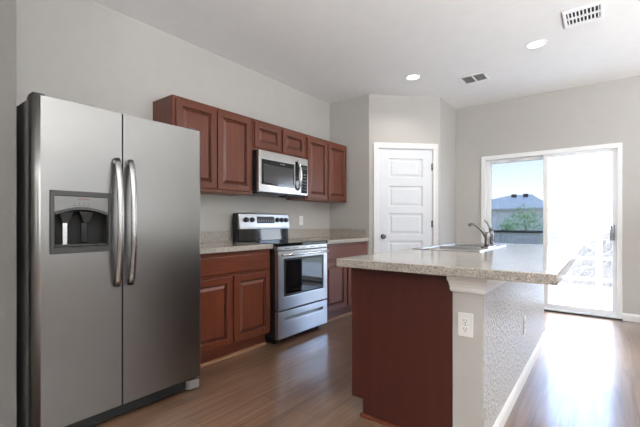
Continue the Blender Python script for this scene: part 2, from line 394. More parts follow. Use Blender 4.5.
# ------------------------------------------------------------------ sliding glass door
d2 = structroot('door_2', (2.44, YW, 0)); d2['label'] = 'white vinyl sliding glass door onto the patio'
F0, F1, FT = 1.679, 3.212, 2.052
B().grid('y', (F0, F0+0.055, F1-0.045, F1), (0.0, 0.035, FT-0.055, FT), {(1, 1)}, YW-0.022, YW+0.12).build('door_frame', M['vinyl'], d2, 0.004)
def sash(x0, x1, st0, st1, y0, y1, z0, z1, bot, top, name):
    return B().grid('y', (x0, x0+st0, x1-st1, x1), (z0, z0+bot, z1-top, z1), {(1, 1)}, y0, y1).build(name, M['vinyl'], d2, 0.004)
sa = sash(1.735, 2.470, 0.055, 0.045, YW+0.065, YW+0.10, 0.036, 1.996, 0.07, 0.045, 'fixed_panel')
B().box(1.79, 2.425, YW+0.08, YW+0.086, 0.106, 1.951).build('glass_pane', M['glass'], sa)['label'] = 'clear glass darkened to dim the sky'
sb = sash(2.425, 3.166, 0.055, 0.045, YW+0.012, YW+0.047, 0.036, 1.996, 0.06, 0.04, 'sliding_panel')
B().box(2.48, 3.121, YW+0.027, YW+0.033, 0.096, 1.956).build('glass_pane', M['glare_pane'], sb)['label'] = 'glass with white glare mixed in'
hb = B().box(3.100, 3.146, YW-0.006, YW+0.012, 0.92, 1.10)
hb.tube([(3.128, YW-0.004, 0.935), (3.128, YW-0.038, 0.95), (3.128, YW-0.045, 1.01), (3.128, YW-0.038, 1.07), (3.128, YW-0.004, 1.085)], 0.010, 10)
hb.build('pull_handle', M['steel'], sb, 0.002)['label'] = 'silver pull handle'
B().box(F0, F1, YW-0.03, YW-0.022, 0.0, 0.018).build('sill_track', M['grey_plastic'], d2)

# ------------------------------------------------------------------ cabinets
def raised_door(root, xb, xf, y0, y1, z0, z1, name='cabinet_door', sw=0.055):
    """overlay door facing +x: frame with a raised centre panel as its own mesh"""
    d = B().grid('x', (y0, y0+sw, y1-sw, y1), (z0, z0+sw, z1-sw, z1), {(1, 1)}, xb, xf).build(name, M['cherry'], root, 0.004)
    a0, a1, b0, b1 = y0+sw, y1-sw, z0+sw, z1-sw
    def rect(i, x): return [(x, a0+i, b0+i), (x, a1-i, b0+i), (x, a1-i, b1-i), (x, a0+i, b1-i)]
    L = [rect(0, xf-0.003), rect(0.006, xf-0.017), rect(0.010, xf-0.017), rect(0.034, xf-0.002)]
    vs = [v for r in L for v in r]; fs = []
    for a in range(3):
        for q in range(4): fs.append((a*4+q, a*4+(q+1) % 4, (a+1)*4+(q+1) % 4, (a+1)*4+q))
    fs.append((12, 13, 14, 15))
    B().add(vs, fs).box(xb+0.001, xb+0.0015, a0, a1, b0, b1).build('raised_panel', M['cherry'], d)
    B().grid('x', (a0+0.001, a0+0.009, a1-0.009, a1-0.001), (b0+0.001, b0+0.009, b1-0.009, b1-0.001), {(1, 1)}, xf-0.0165, xf-0.012).build('groove_ring', M['groove'], d)['label'] = 'dark groove around the panel'
    return d
def upper(y0, y1, z0, z1, doors, label, dz0, dz1, sw=0.055):
    t = thing('wall_cabinet', (0, (y0+y1)/2, z0), label, 'cabinet', 'cherry wall cabinets over the kitchen counter')
    B().box(0.003, 0.288, y0+0.001, y1-0.001, z0+0.012, z1).build('carcass', M['cherry'], t, 0.001)
    B().box(0.003, 0.286, y0+0.016, y1-0.016, z0+0.004, z0+0.012).build('bottom_panel', M['cab_under'], t)['label'] = 'lighter unfinished underside panel'
    ys = [y0+0.001]; hs = set()
    for i, (a, b) in enumerate(doors):
        ys += [a+0.012, b-0.012]; hs.add((2*i+1, 1))
    ys.append(y1-0.001)
    B().grid('x', ys, (z0, z0+0.035, z1-0.03, z1), hs, 0.288, 0.306).build('face_frame', M['cherry'], t, 0.001)
    for a, b in doors: raised_door(t, 0.307, 0.326, a, b, dz0, dz1, sw=sw)
    return t
upper(1.612, 2.461, 1.395, 2.152, [(1.637, 2.027), (2.041, 2.431)], 'tall two-door cherry wall cabinet next to the refrigerator top', 1.424, 2.130)
upper(2.464, 3.262, 1.845, 2.152, [(2.482, 2.853), (2.876, 3.242)], 'short two-door cherry wall cabinet above the microwave', 1.876, 2.122)
upper(3.265, 4.135, 1.395, 2.152, [(3.292, 3.682), (3.702, 4.098)], 'two-door cherry wall cabinet right of the microwave by the corner', 1.412, 2.122)

CT = 0.932; CTB = 0.888
def base(y0, y1, drawer, doors, label):
    t = thing('base_cabinet', (0, (y0+y1)/2, 0), label, 'cabinet', 'cherry base cabinets along the wall')
    B().box(0.004, 0.585, y0+0.001, y1-0.001, 0.115, CTB-0.001).build('carcass', M['cherry'], t, 0.001)
    ys = [y0+0.001]; hs = set()
    for i, (a, b) in enumerate(doors): ys += [a+0.012, b-0.012]; hs.add((2*i+1, 1))
    ys.append(y1-0.001)
    B().grid('x', ys, (0.115, 0.15, 0.665, CTB-0.001), hs, 0.585, 0.605).build('face_frame', M['cherry'], t, 0.001)
    B().box(0.03, 0.545, y0+0.001, y1-0.001, 0.0, 0.115).build('toe_kick', M['cherry_h'], t)
    B().prism([(0.545, 0), (0.562, 0), (0.561, 0.012), (0.555, 0.018), (0.545, 0.02)], 'y', y0+0.001, y1-0.001).build('shoe_moulding', M['cab_under'], t)['label'] = 'paler shoe moulding on the floor'
    B().box(0.606, 0.627, drawer[0], drawer[1], 0.712, 0.852).build('drawer_front', M['cherry_h'], t, 0.006)
    for a, b in doors: raised_door(t, 0.606, 0.627, a, b, 0.138, 0.686)
base(1.500, 2.402, (1.540, 2.387), [(1.540, 1.957), (1.975, 2.387)], 'cherry base cabinet with wide drawer between refrigerator and range')
base(3.186, 4.164, (3.215, 4.130), [(3.215, 3.650), (3.690, 4.130)], 'cherry base cabinet right of the range, in the corner by the island')

def counter(y0, y1, x1, label, endsplash=False):
    t = thing('countertop', (0, (y0+y1)/2, CTB), label, 'countertop')
    B().box(0.002, x1, y0, y1, CTB, CT).build('counter_slab', M['granite'], t, 0.006, 3)
    B().box(0.002, 0.022, y0, y1, CT+0.0005, CT+0.112).build('backsplash', M['granite'], t, 0.003)
    if endsplash: B().box(0.023, 0.600, y1-0.020, y1, CT+0.0005, CT+0.112).build('backsplash', M['granite'], t, 0.003)
counter(1.500, 2.404, 0.650, 'speckled countertop with low backsplash between refrigerator and range')
counter(3.182, YB-0.003, 0.632, 'speckled corner countertop with low backsplash right of the range', True)

# ------------------------------------------------------------------ refrigerator
f = thing('refrigerator', (0.45, 1.02, 0), 'tall side-by-side stainless steel refrigerator with ice dispenser', 'refrigerator')
FX = 0.867; FY0, FY1, FS0, FS1 = 0.561, 1.492, 0.9715, 0.9795
B().box(0.06, 0.79, FY0+0.004, FY1-0.004, 0.03, 1.742).build('cabinet_body', M['body_grey'], f, 0.006)
DZ0, DZ1 = 0.090, 1.745
HY0, HY1, HZ0, HZ1 = 0.640, 0.902, 0.992, 1.272
fd = B().holed('x', (FY0, HY0, HY1, FS0), (DZ0, HZ0, HZ1, DZ1), 0.797, FX).build('freezer_door', M['steel'], f,
    edge=lambda a, b: abs(a.y-b.y) < 1e-4 and a.x > 0.86 and b.x > 0.86 and (abs(a.y-FY0) < 1e-4), edge_w=0.030, edge_seg=6)
rd = B().box(0.797, FX, FS1, FY1, DZ0, DZ1).build('fridge_door', M['steel'], f,
    edge=lambda a, b: a.x > 0.86 and b.x > 0.86 and abs(a.y-FY1) < 1e-4 and abs(b.y-FY1) < 1e-4, edge_w=0.012, edge_seg=6)
def fhandle(par, y):
    pts = []; N = 22
    for i in range(N+1):
        u = i/N; z = 0.772+u*(1.482-0.772)
        bow = math.sin(PI*u)**0.55
        pts.append((FX+0.012+0.050*bow, y, z))
    b = B()
    # flat strap: wide in y, thin in x
    ring = []
    for i, p in enumerate(pts):
        t = (Vector(pts[min(i+1, N)])-Vector(pts[max(i-1, 0)])).normalized(); nrm = Vector((t.z, 0, -t.x))
        c = Vector(p)
        for k in range(14):
            a = 2*PI*k/14
            ring.append(c+Vector((0, 1, 0))*0.0175*math.cos(a)+nrm*0.011*math.sin(a))
    fs = [(i*14+k, i*14+(k+1) % 14, (i+1)*14+(k+1) % 14, (i+1)*14+k) for i in range(N) for k in range(14)]
    b.add(ring, fs, True); b.add(ring[:14], [tuple(range(14))]); b.add(ring[-14:], [tuple(range(14))])
    b.box(FX-0.001, FX+0.014, y-0.013, y+0.013, 0.776, 0.802).box(FX-0.001, FX+0.014, y-0.013, y+0.013, 1.452, 1.478)
    return b.build('door_handle', M['handle'], par)
fhandle(fd, 0.940); fhandle(rd, 1.014)
# dispenser
dp = B().grid('x', (0.627, HY0+0.006, HY1-0.006, 0.913), (0.968, HZ0+0.008, HZ1-0.012, 1.288), {(1, 1)}, FX-0.004, FX+0.010).build('dispenser', M['grey_plastic'], f, 0.004)
dp['label'] = 'dark grey water and ice dispenser frame'
cav = B().grid('x', (HY0, HY0+0.008, HY1-0.008, HY1), (HZ0, HZ0+0.010, HZ1-0.01, HZ1), {(1, 1)}, 0.803, FX-0.005).box(0.798, 0.803, HY0, HY1, HZ0, HZ1)
cav.build('recess', M['black_matte'], dp)
arch = [(HY0+0.006, 1.262), (HY0+0.006, 1.180)]
for i in range(1, 12):
    u = i/12; arch.append((HY0+0.006+u*(HY1-HY0-0.012), 1.180+0.028*math.sin(PI*u)))
arch += [(HY1-0.006, 1.180), (HY1-0.006, 1.262)]
B().prism(arch, 'x', FX-0.012, FX+0.004).build('control_panel', M['silver_plastic'], dp)
lip = [(y, z-0.0005) for y, z in arch[1:-1]]
B().prism(lip+[(y, z-0.014) for y, z in lip[::-1]], 'x', FX-0.03, FX+0.005).build('arch_trim', M['grey_plastic'], dp)
for y in (0.705, 0.800):
    B().add([(0.815, y-0.035, 1.185), (0.85, y-0.035, 1.185), (0.85, y+0.035, 1.185), (0.815, y+0.035, 1.185),
             (0.822, y-0.014, 1.13), (0.842, y-0.014, 1.125), (0.842, y+0.014, 1.125), (0.822, y+0.014, 1.13)],
            [(0, 1, 2, 3), (7, 6, 5, 4), (0, 4, 5, 1), (1, 5, 6, 2), (2, 6, 7, 3), (3, 7, 4, 0)]).build('spout', M['black'], dp, 0.003)
B().box(0.806, 0.812, 0.700, 0.722, 1.00, 1.125).build('ice_paddle', M['steel_bright'], dp, 0.002)['label'] = 'bright ribbed ice lever'
B().box(0.806, 0.812, 0.785, 0.815, 1.02, 1.125).build('water_paddle', M['black_gloss'], dp, 0.002)
B().box(0.806, FX-0.002, HY0+0.010, HY1-0.010, HZ0+0.010, HZ0+0.020).build('drip_tray', M['grey_plastic'], dp, 0.002)
text('brand_lettering', 'FRIGIDAIRE', 0.011, M['red_text'], dp, (FX+0.0042, 0.776, 1.247))
for i, y in enumerate((0.735, 0.757, 0.779, 0.801)):
    B().cyl((FX+0.004, y, 1.226), 0.0022, 0.0012, 'x', 8).build('indicator_mark', M['dark_text'], dp)
    B().box(FX+0.004, FX+0.005, y-0.006, y+0.006, 1.213, 1.2155).build('button_mark', M['dark_text'], dp)
gb = B().box(0.70, 0.835, FY0+0.01, FY1-0.012, 0.022, 0.078)
for k in range(4): gb.box(0.835, 0.842, FY0+0.02, FY1-0.11, 0.026+k*0.013, 0.033+k*0.013)
gb.build('base_grille', M['black'], f, 0.002)
B().prism([(0.82, FY1-0.10), (0.855, FY1-0.085), (0.862, FY1-0.01), (0.80, FY1-0.004)], 'z', 0.012, 0.07).build('leveling_foot_cover', M['body_grey'], f, 0.005)
for y in (FY0+0.06, FY1-0.06):
    B().cyl((0.75, y, 0.0), 0.022, 0.03).build('roller_foot', M['black'], f)
for y in (FY0+0.035, FY1-0.035):
    B().prism([(0.72, 1.7425), (0.835, 1.7455), (0.832, 1.760), (0.815, 1.769), (0.75, 1.769), (0.72, 1.755)], 'y', y-0.025, y+0.025).build('hinge_cover', M['grey_plastic'], f, 0.004)

# ------------------------------------------------------------------ range
RY0, RY1 = 2.410, 3.168; RX = 0.700
r = thing('range', (0.35, 2.793, 0), 'stainless electric range with black glass cooktop and oven window', 'stove')
B().box(0.03, 0.655, RY0, RY1, 0.06, 0.905).build('body', M['black'], r, 0.003)
B().box(0.05, 0.640, RY0+0.02, RY1-0.02, 0.03, 0.06).build('toe_base', M['black_matte'], r)
for x, y in ((0.10, RY0+0.06), (0.10, RY1-0.06), (0.60, RY0+0.06), (0.60, RY1-0.06)):
    B().cyl((x, y, 0), 0.018, 0.03, 'z', 12).build('foot', M['black'], r)
ck = B().box(0.115, 0.702, RY0-0.002, RY1+0.002, 0.905, 0.936).build('cooktop', M['black_gloss'], r, 0.005)
for x, y, q in ((0.25, 2.60, 0.075), (0.25, 2.99, 0.095), (0.52, 2.60, 0.11), (0.52, 2.99, 0.085)):
    B().ringdisc((x, y), q-0.003, q, (0.936, 0.9364)).ringdisc((x, y), q*0.55-0.002, q*0.55, (0.936, 0.9364)).build('burner_ring', M['ring'], ck)
# front strip under the cooktop with vent slots
fs_ = B().box(0.655, 0.694, RY0, RY1, 0.868, 0.904).build('front_strip', M['steel_h'], r, 0.003)
for k in range(5):
    y = RY0+0.13+k*0.125
    B().box(0.692, 0.6945, y-0.035, y+0.035, 0.882, 0.887).build('vent_slot', M['black_matte'], fs_)
OZ0, OZ1 = 0.318, 0.862
od = B().holed('x', (RY0+0.003, 2.492, 3.094, RY1-0.003), (OZ0, 0.440, 0.790, OZ1), 0.657, RX).build('oven_door', M['steel_h'], r, 0.006)
B().box(0.668, 0.697, 2.490, 3.096, 0.438, 0.792).build('window_glass', M['black_gloss'], od)
B().grid('x', (2.494, 2.512, 3.074, 3.092), (0.442, 0.458, 0.772, 0.788), {(1, 1)}, 0.697, 0.6985).build('window_border', M['black'], od)
hb = B().tube([(RX+0.035, RY0+0.03, 0.827), (RX+0.040, RY0+0.2, 0.829), (RX+0.041, (RY0+RY1)/2, 0.829), (RX+0.040, RY1-0.2, 0.829), (RX+0.035, RY1-0.04, 0.827)], 0.0115, 14)
for y in (RY0+0.05, RY1-0.05): hb.box(RX-0.001, RX+0.036, y-0.014, y+0.014, 0.817, 0.839)
hb.build('oven_handle', M['steel_bright'], od, 0.003)
dr = B().grid('x', (RY0+0.003, 2.50, 3.09, RY1-0.003), (0.058, 0.214, 0.244, 0.306), {(1, 1)}, 0.657, RX).build('storage_drawer', M['steel_h'], r, 0.005)
sc_ = B().add([(RX-0.002, 2.50, 0.214), (RX-0.002, 3.09, 0.214), (RX-0.034, 3.09, 0.236), (RX-0.034, 2.50, 0.236), (RX-0.034, 2.50, 0.246), (RX-0.034, 3.09, 0.246)],
     [(0, 1, 2, 3), (3, 2, 5, 4)])
sc_.build('finger_slot', M['steel_h'], dr)
B().box(0.657, RX-0.036, 2.49, 3.10, 0.205, 0.25).build('slot_back', M['black_matte'], dr)
# backguard
B().box(0.050, 0.115, RY0+0.016, RY1+0.004, 0.905, 1.222).build('backguard', M['black'], r, 0.004)
B().prism([(0.115, 0.937), (0.138, 0.937), (0.130, 1.058), (0.115, 1.058)], 'y', RY0+0.024, RY1-0.002).build('backguard_lower_panel', M['black_gloss'], r, 0.002)
cp = B().prism([(0.115, 1.060), (0.156, 1.060), (0.152, 1.078), (0.134, 1.215), (0.126, 1.226), (0.090, 1.2265), (0.090, 1.223), (0.115, 1.222)], 'y', RY0+0.024, RY1+0.004).build('control_panel', M['steel_h'], r, 0.002)
sl = math.atan2(0.018, 0.137)
def onpanel(z): return 0.152-(z-1.078)/0.137*0.018
dispy = (2.672, 2.928)
B().prism([(onpanel(1.120)+0.0005, 1.120), (onpanel(1.120)+0.003, 1.120), (onpanel(1.192)+0.003, 1.192), (onpanel(1.192)+0.0005, 1.192)], 'y', *dispy).build('display', M['black'], cp)
for i in range(7):
    for j in range(2):
        y = 2.695+i*0.035; z = 1.137+j*0.016
        B().box(onpanel(z)+0.003, onpanel(z)+0.0036, y-0.009, y+0.009, z-0.003, z+0.003).build('button_mark', M['grey_text'], cp)
B().box(onpanel(1.175)+0.002, onpanel(1.175)+0.004, 2.76, 2.84, 1.166, 1.184).build('clock_window', M['black'], cp)
for y in (2.520, 2.602, 2.975, 3.045, 3.115):
    z = 1.156; x = onpanel(z)
    kb = B().cyl((x-0.002, y, z), 0.0275, 0.010, 'x', 24).cyl((x+0.008, y, z), 0.0225, 0.020, 'x', 24, 0.019).box(x+0.026, x+0.031, y-0.005, y+0.005, z-0.019, z+0.019)
    kb.build('knob', M['black'], cp, 0.001)

# ------------------------------------------------------------------ microwave
MY0, MY1, MZ0, MZ1, MX = 2.468, 3.215, 1.430, 1.838, 0.390
m = thing('microwave', (0.19, 2.84, MZ0), 'stainless over-the-range microwave hung under the short cabinet', 'microwave')
B().box(0.006, 0.352, MY0+0.003, MY1-0.003, MZ0+0.004, MZ1+0.002).build('housing', M['black'], m, 0.003)
B().box(0.03, 0.345, MY0+0.02, MY1-0.02, MZ0-0.014, MZ0+0.004).build('underside_panel', M['black'], m, 0.003)
B().box(0.25, 0.365, MY0+0.42, MY1-0.06, MZ0-0.028, MZ0-0.010).build('vent_lip', M['black_matte'], m, 0.003)
SPL = 3.083
md = B().holed('x', (MY0, 2.506, 2.986, SPL-0.001), (MZ0, 1.502, 1.752, MZ1), 0.354, MX).build('microwave_door', M['steel_h'], m, 0.005)
B().box(0.36, MX-0.001, 2.5045, 2.9875, 1.5005, 1.7535).build('window_glass', M['black_gloss'], md)
B().box(MX-0.001, MX+0.0003, 2.532, 2.968, 1.522, 1.705).build('window_screen', M['win_mesh'], md)
text('brand_lettering', 'FRIGIDAIRE', 0.014, M['grey_text'], md, (MX-0.0004, 2.80, 1.730))
pts = []; N = 16
for i in range(N+1):
    u = i/N; pts.append((MX+0.004+0.05*math.sin(PI*u)**0.7, 3.035, 1.478+u*(1.800-1.478)))
hb = B().tube(pts, [0.010+0.004*math.sin(PI*i/N) for i in range(N+1)], 12)
hb.build('door_handle', M['steel_bright'], md)
hb2 = B().prism([(MX+0.0005, 1.49), (MX+0.0015, 1.49), (MX+0.0015, 1.79), (MX+0.0005, 1.79)], 'y', 3.0, 3.066).build('handle_shade', M['black_gloss'], md)  # black plate stands for the shadow inside the handle bow
cpn = B().box(0.354, MX, SPL+0.001, MY1, MZ0, MZ1).build('control_panel', M['steel_h'], m, 0.004)
B().box(MX-0.001, MX+0.001, SPL+0.014, MY1-0.012, 1.452, 1.765).build('keypad', M['black_gloss'], cpn)
B().box(MX+0.001, MX+0.0016, SPL+0.024, MY1-0.022, 1.715, 1.75).build('clock_display', M['win_mesh'], cpn)
for i in range(3):
    for j in range(6):
        y = SPL+0.040+i*0.027; z = 1.49+j*0.034
        B().box(MX+0.001, MX+0.0014, y-0.006, y+0.006, z-0.003, z+0.003).build('key_mark', M['grey_text'], cpn)

# ------------------------------------------------------------------ wall outlets
def outlet(label, loc, face, slots=True):
    """duplex outlet; face '+x' or '-y'"""
    t = thing('wall_outlet', loc, label, 'outlet', 'white electrical outlets')
    def bx(bb, u0, u1, z0, z1, d0, d1):
        if face == '+x': bb.box(loc[0]+d0, loc[0]+d1, loc[1]+u0, loc[1]+u1, loc[2]+z0, loc[2]+z1)
        else: bb.box(loc[0]+u0, loc[0]+u1, loc[1]-d1, loc[1]-d0, loc[2]+z0, loc[2]+z1)
        return bb
    pl = bx(B(), -0.036, 0.036, -0.058, 0.058, 0.0005, 0.006).build('cover_plate', M['outlet'], t, 0.003)
    for zc in (0.020, -0.020):
        rc = bx(B(), -0.0165, 0.0165, zc-0.0145, zc+0.0145, 0.006, 0.0085).build('receptacle', M['outlet'], t, 0.003)
        for u, h in ((-0.0065, 0.009), (0.0065, 0.007)):
            bx(B(), u-0.0013, u+0.0013, zc+0.002-h/2+0.001, zc+0.002+h/2+0.001, 0.0085, 0.0089).build('slot', M['slot'], rc)
        bx(B(), -0.0025, 0.0025, zc-0.010, zc-0.0055, 0.0085, 0.0089).build('ground_hole', M['slot'], rc)
    b = B()
    if face == '+x': b.cyl((loc[0]+0.006, loc[1], loc[2]), 0.003, 0.001, 'x', 10)
    else: b.cyl((loc[0], loc[1]-0.006, loc[2]), 0.003, -0.001, 'y', 10)
    b.build('screw', M['silver_plastic'], t)
outlet('white outlet on the wall between range and microwave, right of the controls', (0.0, 3.552, 1.155), '+x')

# ------------------------------------------------------------------ island
IX0, IXP, IXE, IY0, IY1, IT = 1.851, 2.441, 2.586, 1.850, 4.110, 0.868
isl = thing('island_cabinet', ((IX0+IXP)/2, 3.0, 0), 'dark red kitchen island cabinet with plain end panel', 'cabinet')
B().box(IX0+0.02, IXP-0.003, IY0+0.02, IY1, 0.10, 0.70).build('carcass', M['cherry'], isl)
B().box(IX0+0.08, IXP-0.003, IY0+0.02, IY1, 0.0, 0.10).build('toe_kick', M['cherry_h'], isl)
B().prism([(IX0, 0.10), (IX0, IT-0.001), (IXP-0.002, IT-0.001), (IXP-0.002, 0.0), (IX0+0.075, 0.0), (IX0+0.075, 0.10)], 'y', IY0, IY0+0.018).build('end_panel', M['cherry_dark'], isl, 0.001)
B().prism([(IY0-0.001, 0), (IY0-0.014, 0), (IY0-0.013, 0.010), (IY0-0.007, 0.016), (IY0-0.001, 0.018)], 'x', IX0+0.062, IXP-0.004).build('shoe_moulding', M['cherry_h'], isl)
B().box(IX0-0.001, IX0+0.02, IY0+0.02, IY1, 0.10, IT-0.001).build('face_frame', M['cherry'], isl)
B().box(IX0+0.02, IXP-0.003, IY1-0.018, IY1, 0.70, IT-0.001).build('end_panel', M['cherry'], isl)
def idoor(y0, y1, z0, z1):
    sw = 0.055; xf = IX0-0.022; xb = IX0-0.002
    d = B().grid('x', (y0, y0+sw, y1-sw, y1), (z0, z0+sw, z1-sw, z1), {(1, 1)}, xf, xb).build('cabinet_door', M['cherry'], isl, 0.004)
    a0, a1, b0, b1 = y0+sw, y1-sw, z0+sw, z1-sw
    def rect(i, x): return [(x, a0+i, b0+i), (x, a1-i, b0+i), (x, a1-i, b1-i), (x, a0+i, b1-i)]
    L = [rect(0, xf+0.003), rect(0.006, xf+0.017), rect(0.010, xf+0.017), rect(0.034, xf+0.002)]
    vs = [v for q in L for v in q]; fs = []
    for a in range(3):
        for q in range(4): fs.append((a*4+q, a*4+(q+1) % 4, (a+1)*4+(q+1) % 4, (a+1)*4+q))
    fs.append((12, 13, 14, 15))
    B().add(vs, fs).build('raised_panel', M['cherry'], d)
for a, b in ((1.90, 2.34), (2.36, 2.80), (2.86, 3.27), (3.29, 3.70), (3.72, 4.08)):
    idoor(a, b, 0.13, 0.66)
    B().box(IX0-0.022, IX0-0.002, a, b, 0.685, 0.825).build('drawer_front', M['cherry_h'], isl, 0.005)
# half wall on the room side of the island
iw = structroot('wall_island', ((IXP+IXE)/2, 3.0, 0)); iw['label'] = 'grey textured half wall carrying the island countertop'
B().box(IXP, IXE-0.003, IY0, IY1, 0, IT-0.001).build('half_wall', M['wall'], iw, 0.002)
B().box(IXE-0.003, IXE, IY0+0.002, IY1, 0, IT-0.001).build('textured_face', M['wall_rough'], iw)
prof = [(0, 0.786), (0.006, 0.786), (0.010, 0.797), (0.010, 0.812), (0.013, 0.815), (0.013, 0.822), (0.017, 0.836), (0.021, 0.842), (0.021, IT-0.001), (0, IT-0.001)]
tb = B()
path = lambda d: [(IXP-d, IY0-d), (IXE+d, IY0-d), (IXE+d, IY1)]
pp = [[(x, y, z) for (x, y) in path(d)] for d, z in prof]
vs = [q for row in pp for q in row]
n3 = 3; nP = len(prof); fs = []
for i in range(nP):
    j = (i+1) % nP
    for k in range(2): fs.append((i*3+k, i*3+k+1, j*3+k+1, j*3+k))
fs.append(tuple(i*3+2 for i in range(nP)))
fs.append(tuple(i*3 for i in range(nP)))
tb.add(vs, fs)
tb.build('crown_trim', M['white'], iw)
struct(B().prism([(IXE+a, b) for a, b in baseprof(0.082)], 'y', IY0, IY1).build('baseboard_island', M['white']))
outlet('white outlet on the narrow end of the island half wall', (2.505, IY0, 0.629), '-y')
outlet('white outlet on the long room side of the island half wall', (IXE, 2.992, 0.392), '+x')

# island countertop with the sink cut-out
CX0, CX1, CY0, CY1 = 1.785, 2.887, 1.781, 4.17
SX0, SX1, SY0, SY1 = 1.815, 2.330, 2.81, 3.72
ic = thing('countertop', ((CX0+CX1)/2, 3.0, IT), 'large speckled island countertop overhanging the half wall, holding the sink', 'countertop')
def ie(a, b):
    top = a.z > 0.91 and b.z > 0.91
    def on(v): return abs(v.x-CX0) < 1e-4 or abs(v.x-CX1) < 1e-4 or abs(v.y-CY0) < 1e-4 or abs(v.y-CY1) < 1e-4
    vert = abs(a.x-b.x) < 1e-4 and abs(a.y-b.y) < 1e-4
    return (top and on(a) and on(b)) or (vert and on(a))
B().holed('z', (CX0, SX0+0.05, SX1-0.10, CX1), (CY0, SY0+0.015, SY1-0.015, CY1), IT, 0.914).build('counter_slab', M['granite'], ic, edge=ie, edge_w=0.005, edge_seg=3)

# sink
sk = thing('sink', ((SX0+SX1)/2, (SY0+SY1)/2, 0.74), 'stainless double-bowl drop-in sink in the island countertop', 'sink')
ZR = 0.9145; MID = (SY0+SY1)/2
us = (SX0, SX0+0.065, SX1-0.115, SX1); vs_ = (SY0, SY0+0.03, MID-0.018, MID+0.018, SY1-0.03, SY1)
B().grid('z', us, vs_, {(1, 1), (1, 3)}, ZR, ZR+0.006).build('rim', M['steel_bright'], sk, 0.003)
for a, b in ((SY0+0.03, MID-0.018), (MID+0.018, SY1-0.03)):
    x0, x1 = SX0+0.065, SX1-0.115
    def rr(i, z): return [(x0+i, a+i, z), (x1-i, a+i, z), (x1-i, b-i, z), (x0+i, b-i, z)]
    L = [rr(0, ZR+0.003), rr(0.008, 0.79), rr(0.035, 0.745)]
    vv = [q for l_ in L for q in l_]; ff = []
    for q in range(2):
        for k in range(4): ff.append((q*4+k, q*4+(k+1) % 4, (q+1)*4+(k+1) % 4, (q+1)*4+k))
    ff.append((8, 9, 10, 11))
    bo = B().add(vv, ff).build('bowl', M['bin'], sk)
    so = bo.modifiers.new('solid', 'SOLIDIFY'); so.thickness = 0.0015; so.offset = 0
    B().cyl(((x0+x1)/2, (a+b)/2, 0.7455), 0.04, 0.003).build('drain', M['nickel'], bo)

# faucet
FXC, FYC = 2.268, 3.285; ZF = ZR+0.0062
fa = thing('faucet', (FXC, FYC, ZF), 'brushed nickel faucet with slim spout and raised lever on the island sink', 'faucet')
B().prism([(FXC+0.028*math.cos(t), FYC+(0.185 if math.sin(t) >= 0 else -0.085)+0.028*math.sin(t)) for t in [2*PI*i/24 for i in range(24)]], 'z', ZF, ZF+0.008).build('deck_plate', M['nickel'], fa, 0.003)
bdy = B().tube([(FXC, FYC, ZF+0.008), (FXC, FYC, ZF+0.03), (FXC, FYC, ZF+0.07), (FXC, FYC, ZF+0.115), (FXC, FYC, ZF+0.128)], [0.027, 0.022, 0.021, 0.023, 0.014], 18)
bdy.build('body', M['nickel'], fa)
sp = [(FXC-0.005, FYC-0.004, ZF+0.085), (FXC-0.028, FYC-0.012, ZF+0.128), (FXC-0.055, FYC-0.022, ZF+0.162), (FXC-0.085, FYC-0.032, ZF+0.186), (FXC-0.112, FYC-0.040, ZF+0.196), (FXC-0.124, FYC-0.044, ZF+0.192), (FXC-0.130, FYC-0.046, ZF+0.176)]
B().tube(sp, [0.016, 0.0135, 0.0115, 0.0105, 0.0105, 0.0125, 0.0135], 14).build('spout', M['nickel'], fa)
sy = FYC+0.145
B().cyl((FXC, sy, ZF+0.008), 0.024, 0.010, 'z', 18, 0.019).tube([(FXC, sy, ZF+0.016), (FXC, sy, ZF+0.06), (FXC, sy, ZF+0.11), (FXC-0.003, sy-0.001, ZF+0.140)], [0.017, 0.017, 0.019, 0.018], 14).build('handle_column', M['nickel'], fa)
B().tube([(FXC-0.002, sy-0.001, ZF+0.130), (FXC-0.012, sy-0.005, ZF+0.165), (FXC-0.026, sy-0.012, ZF+0.195), (FXC-0.052, sy-0.022, ZF+0.228)], [0.017, 0.011, 0.008, 0.0055], 12).build('lever', M['nickel'], fa)

# ------------------------------------------------------------------ ceiling fittings
def can(x, y, label, power=22):
    t = thing('ceiling_light', (x, y, CEIL), label, 'ceiling light', 'recessed ceiling lights')
    B().ringdisc((x, y), 0.068, 0.092, (CEIL-0.006, CEIL-0.0005)).build('trim_ring', M['white'], t, 0.002)
    B().cyl((x, y, CEIL-0.004), 0.0685, 0.0035, 'z', 32).build('lens', M['lamp'], t)
    d = bpy.data.lights.new('lamp', 'SPOT'); d.energy = power; d.spot_size = math.radians(150); d.spot_blend = 0.6; d.shadow_soft_size = 0.07; d.color = (1, 0.95, 0.88)
    o = bpy.data.objects.new('lamp', d); COL.objects.link(o); o.parent = t; o.location = (0, 0, -0.012)
can(1.315, 3.98, 'recessed ceiling light over the aisle near the pantry door')
can(2.540, 3.945, 'recessed ceiling light over the island near the louvred vent')
def vent_flat():
    t = thing('ceiling_vent', (1.862, 4.436, CEIL), 'two-panel grey ceiling vent near the pantry corner', 'vent')
    xs = (1.722, 1.745, 1.852, 1.872, 1.978, 2.000); ys = (4.295, 4.335, 4.540, 4.575)
    B().grid('z', xs, ys, {(1, 1), (3, 1)}, CEIL-0.010, CEIL-0.0005).build('frame', M['white'], t, 0.002)
    for a, b in ((1.745, 1.852), (1.872, 1.978)):
        q = B()
        for k in range(12):
            y = 4.338+k*0.0172
            q.add([(a, y, CEIL-0.008), (b, y, CEIL-0.008), (b, y+0.012, CEIL-0.002), (a, y+0.012, CEIL-0.002)], [(0, 1, 2, 3)])
        q.box(a, b, 4.335, 4.540, CEIL-0.0015, CEIL-0.0005)
        q.build('louvre_panel', M['duct'], t)
vent_flat()
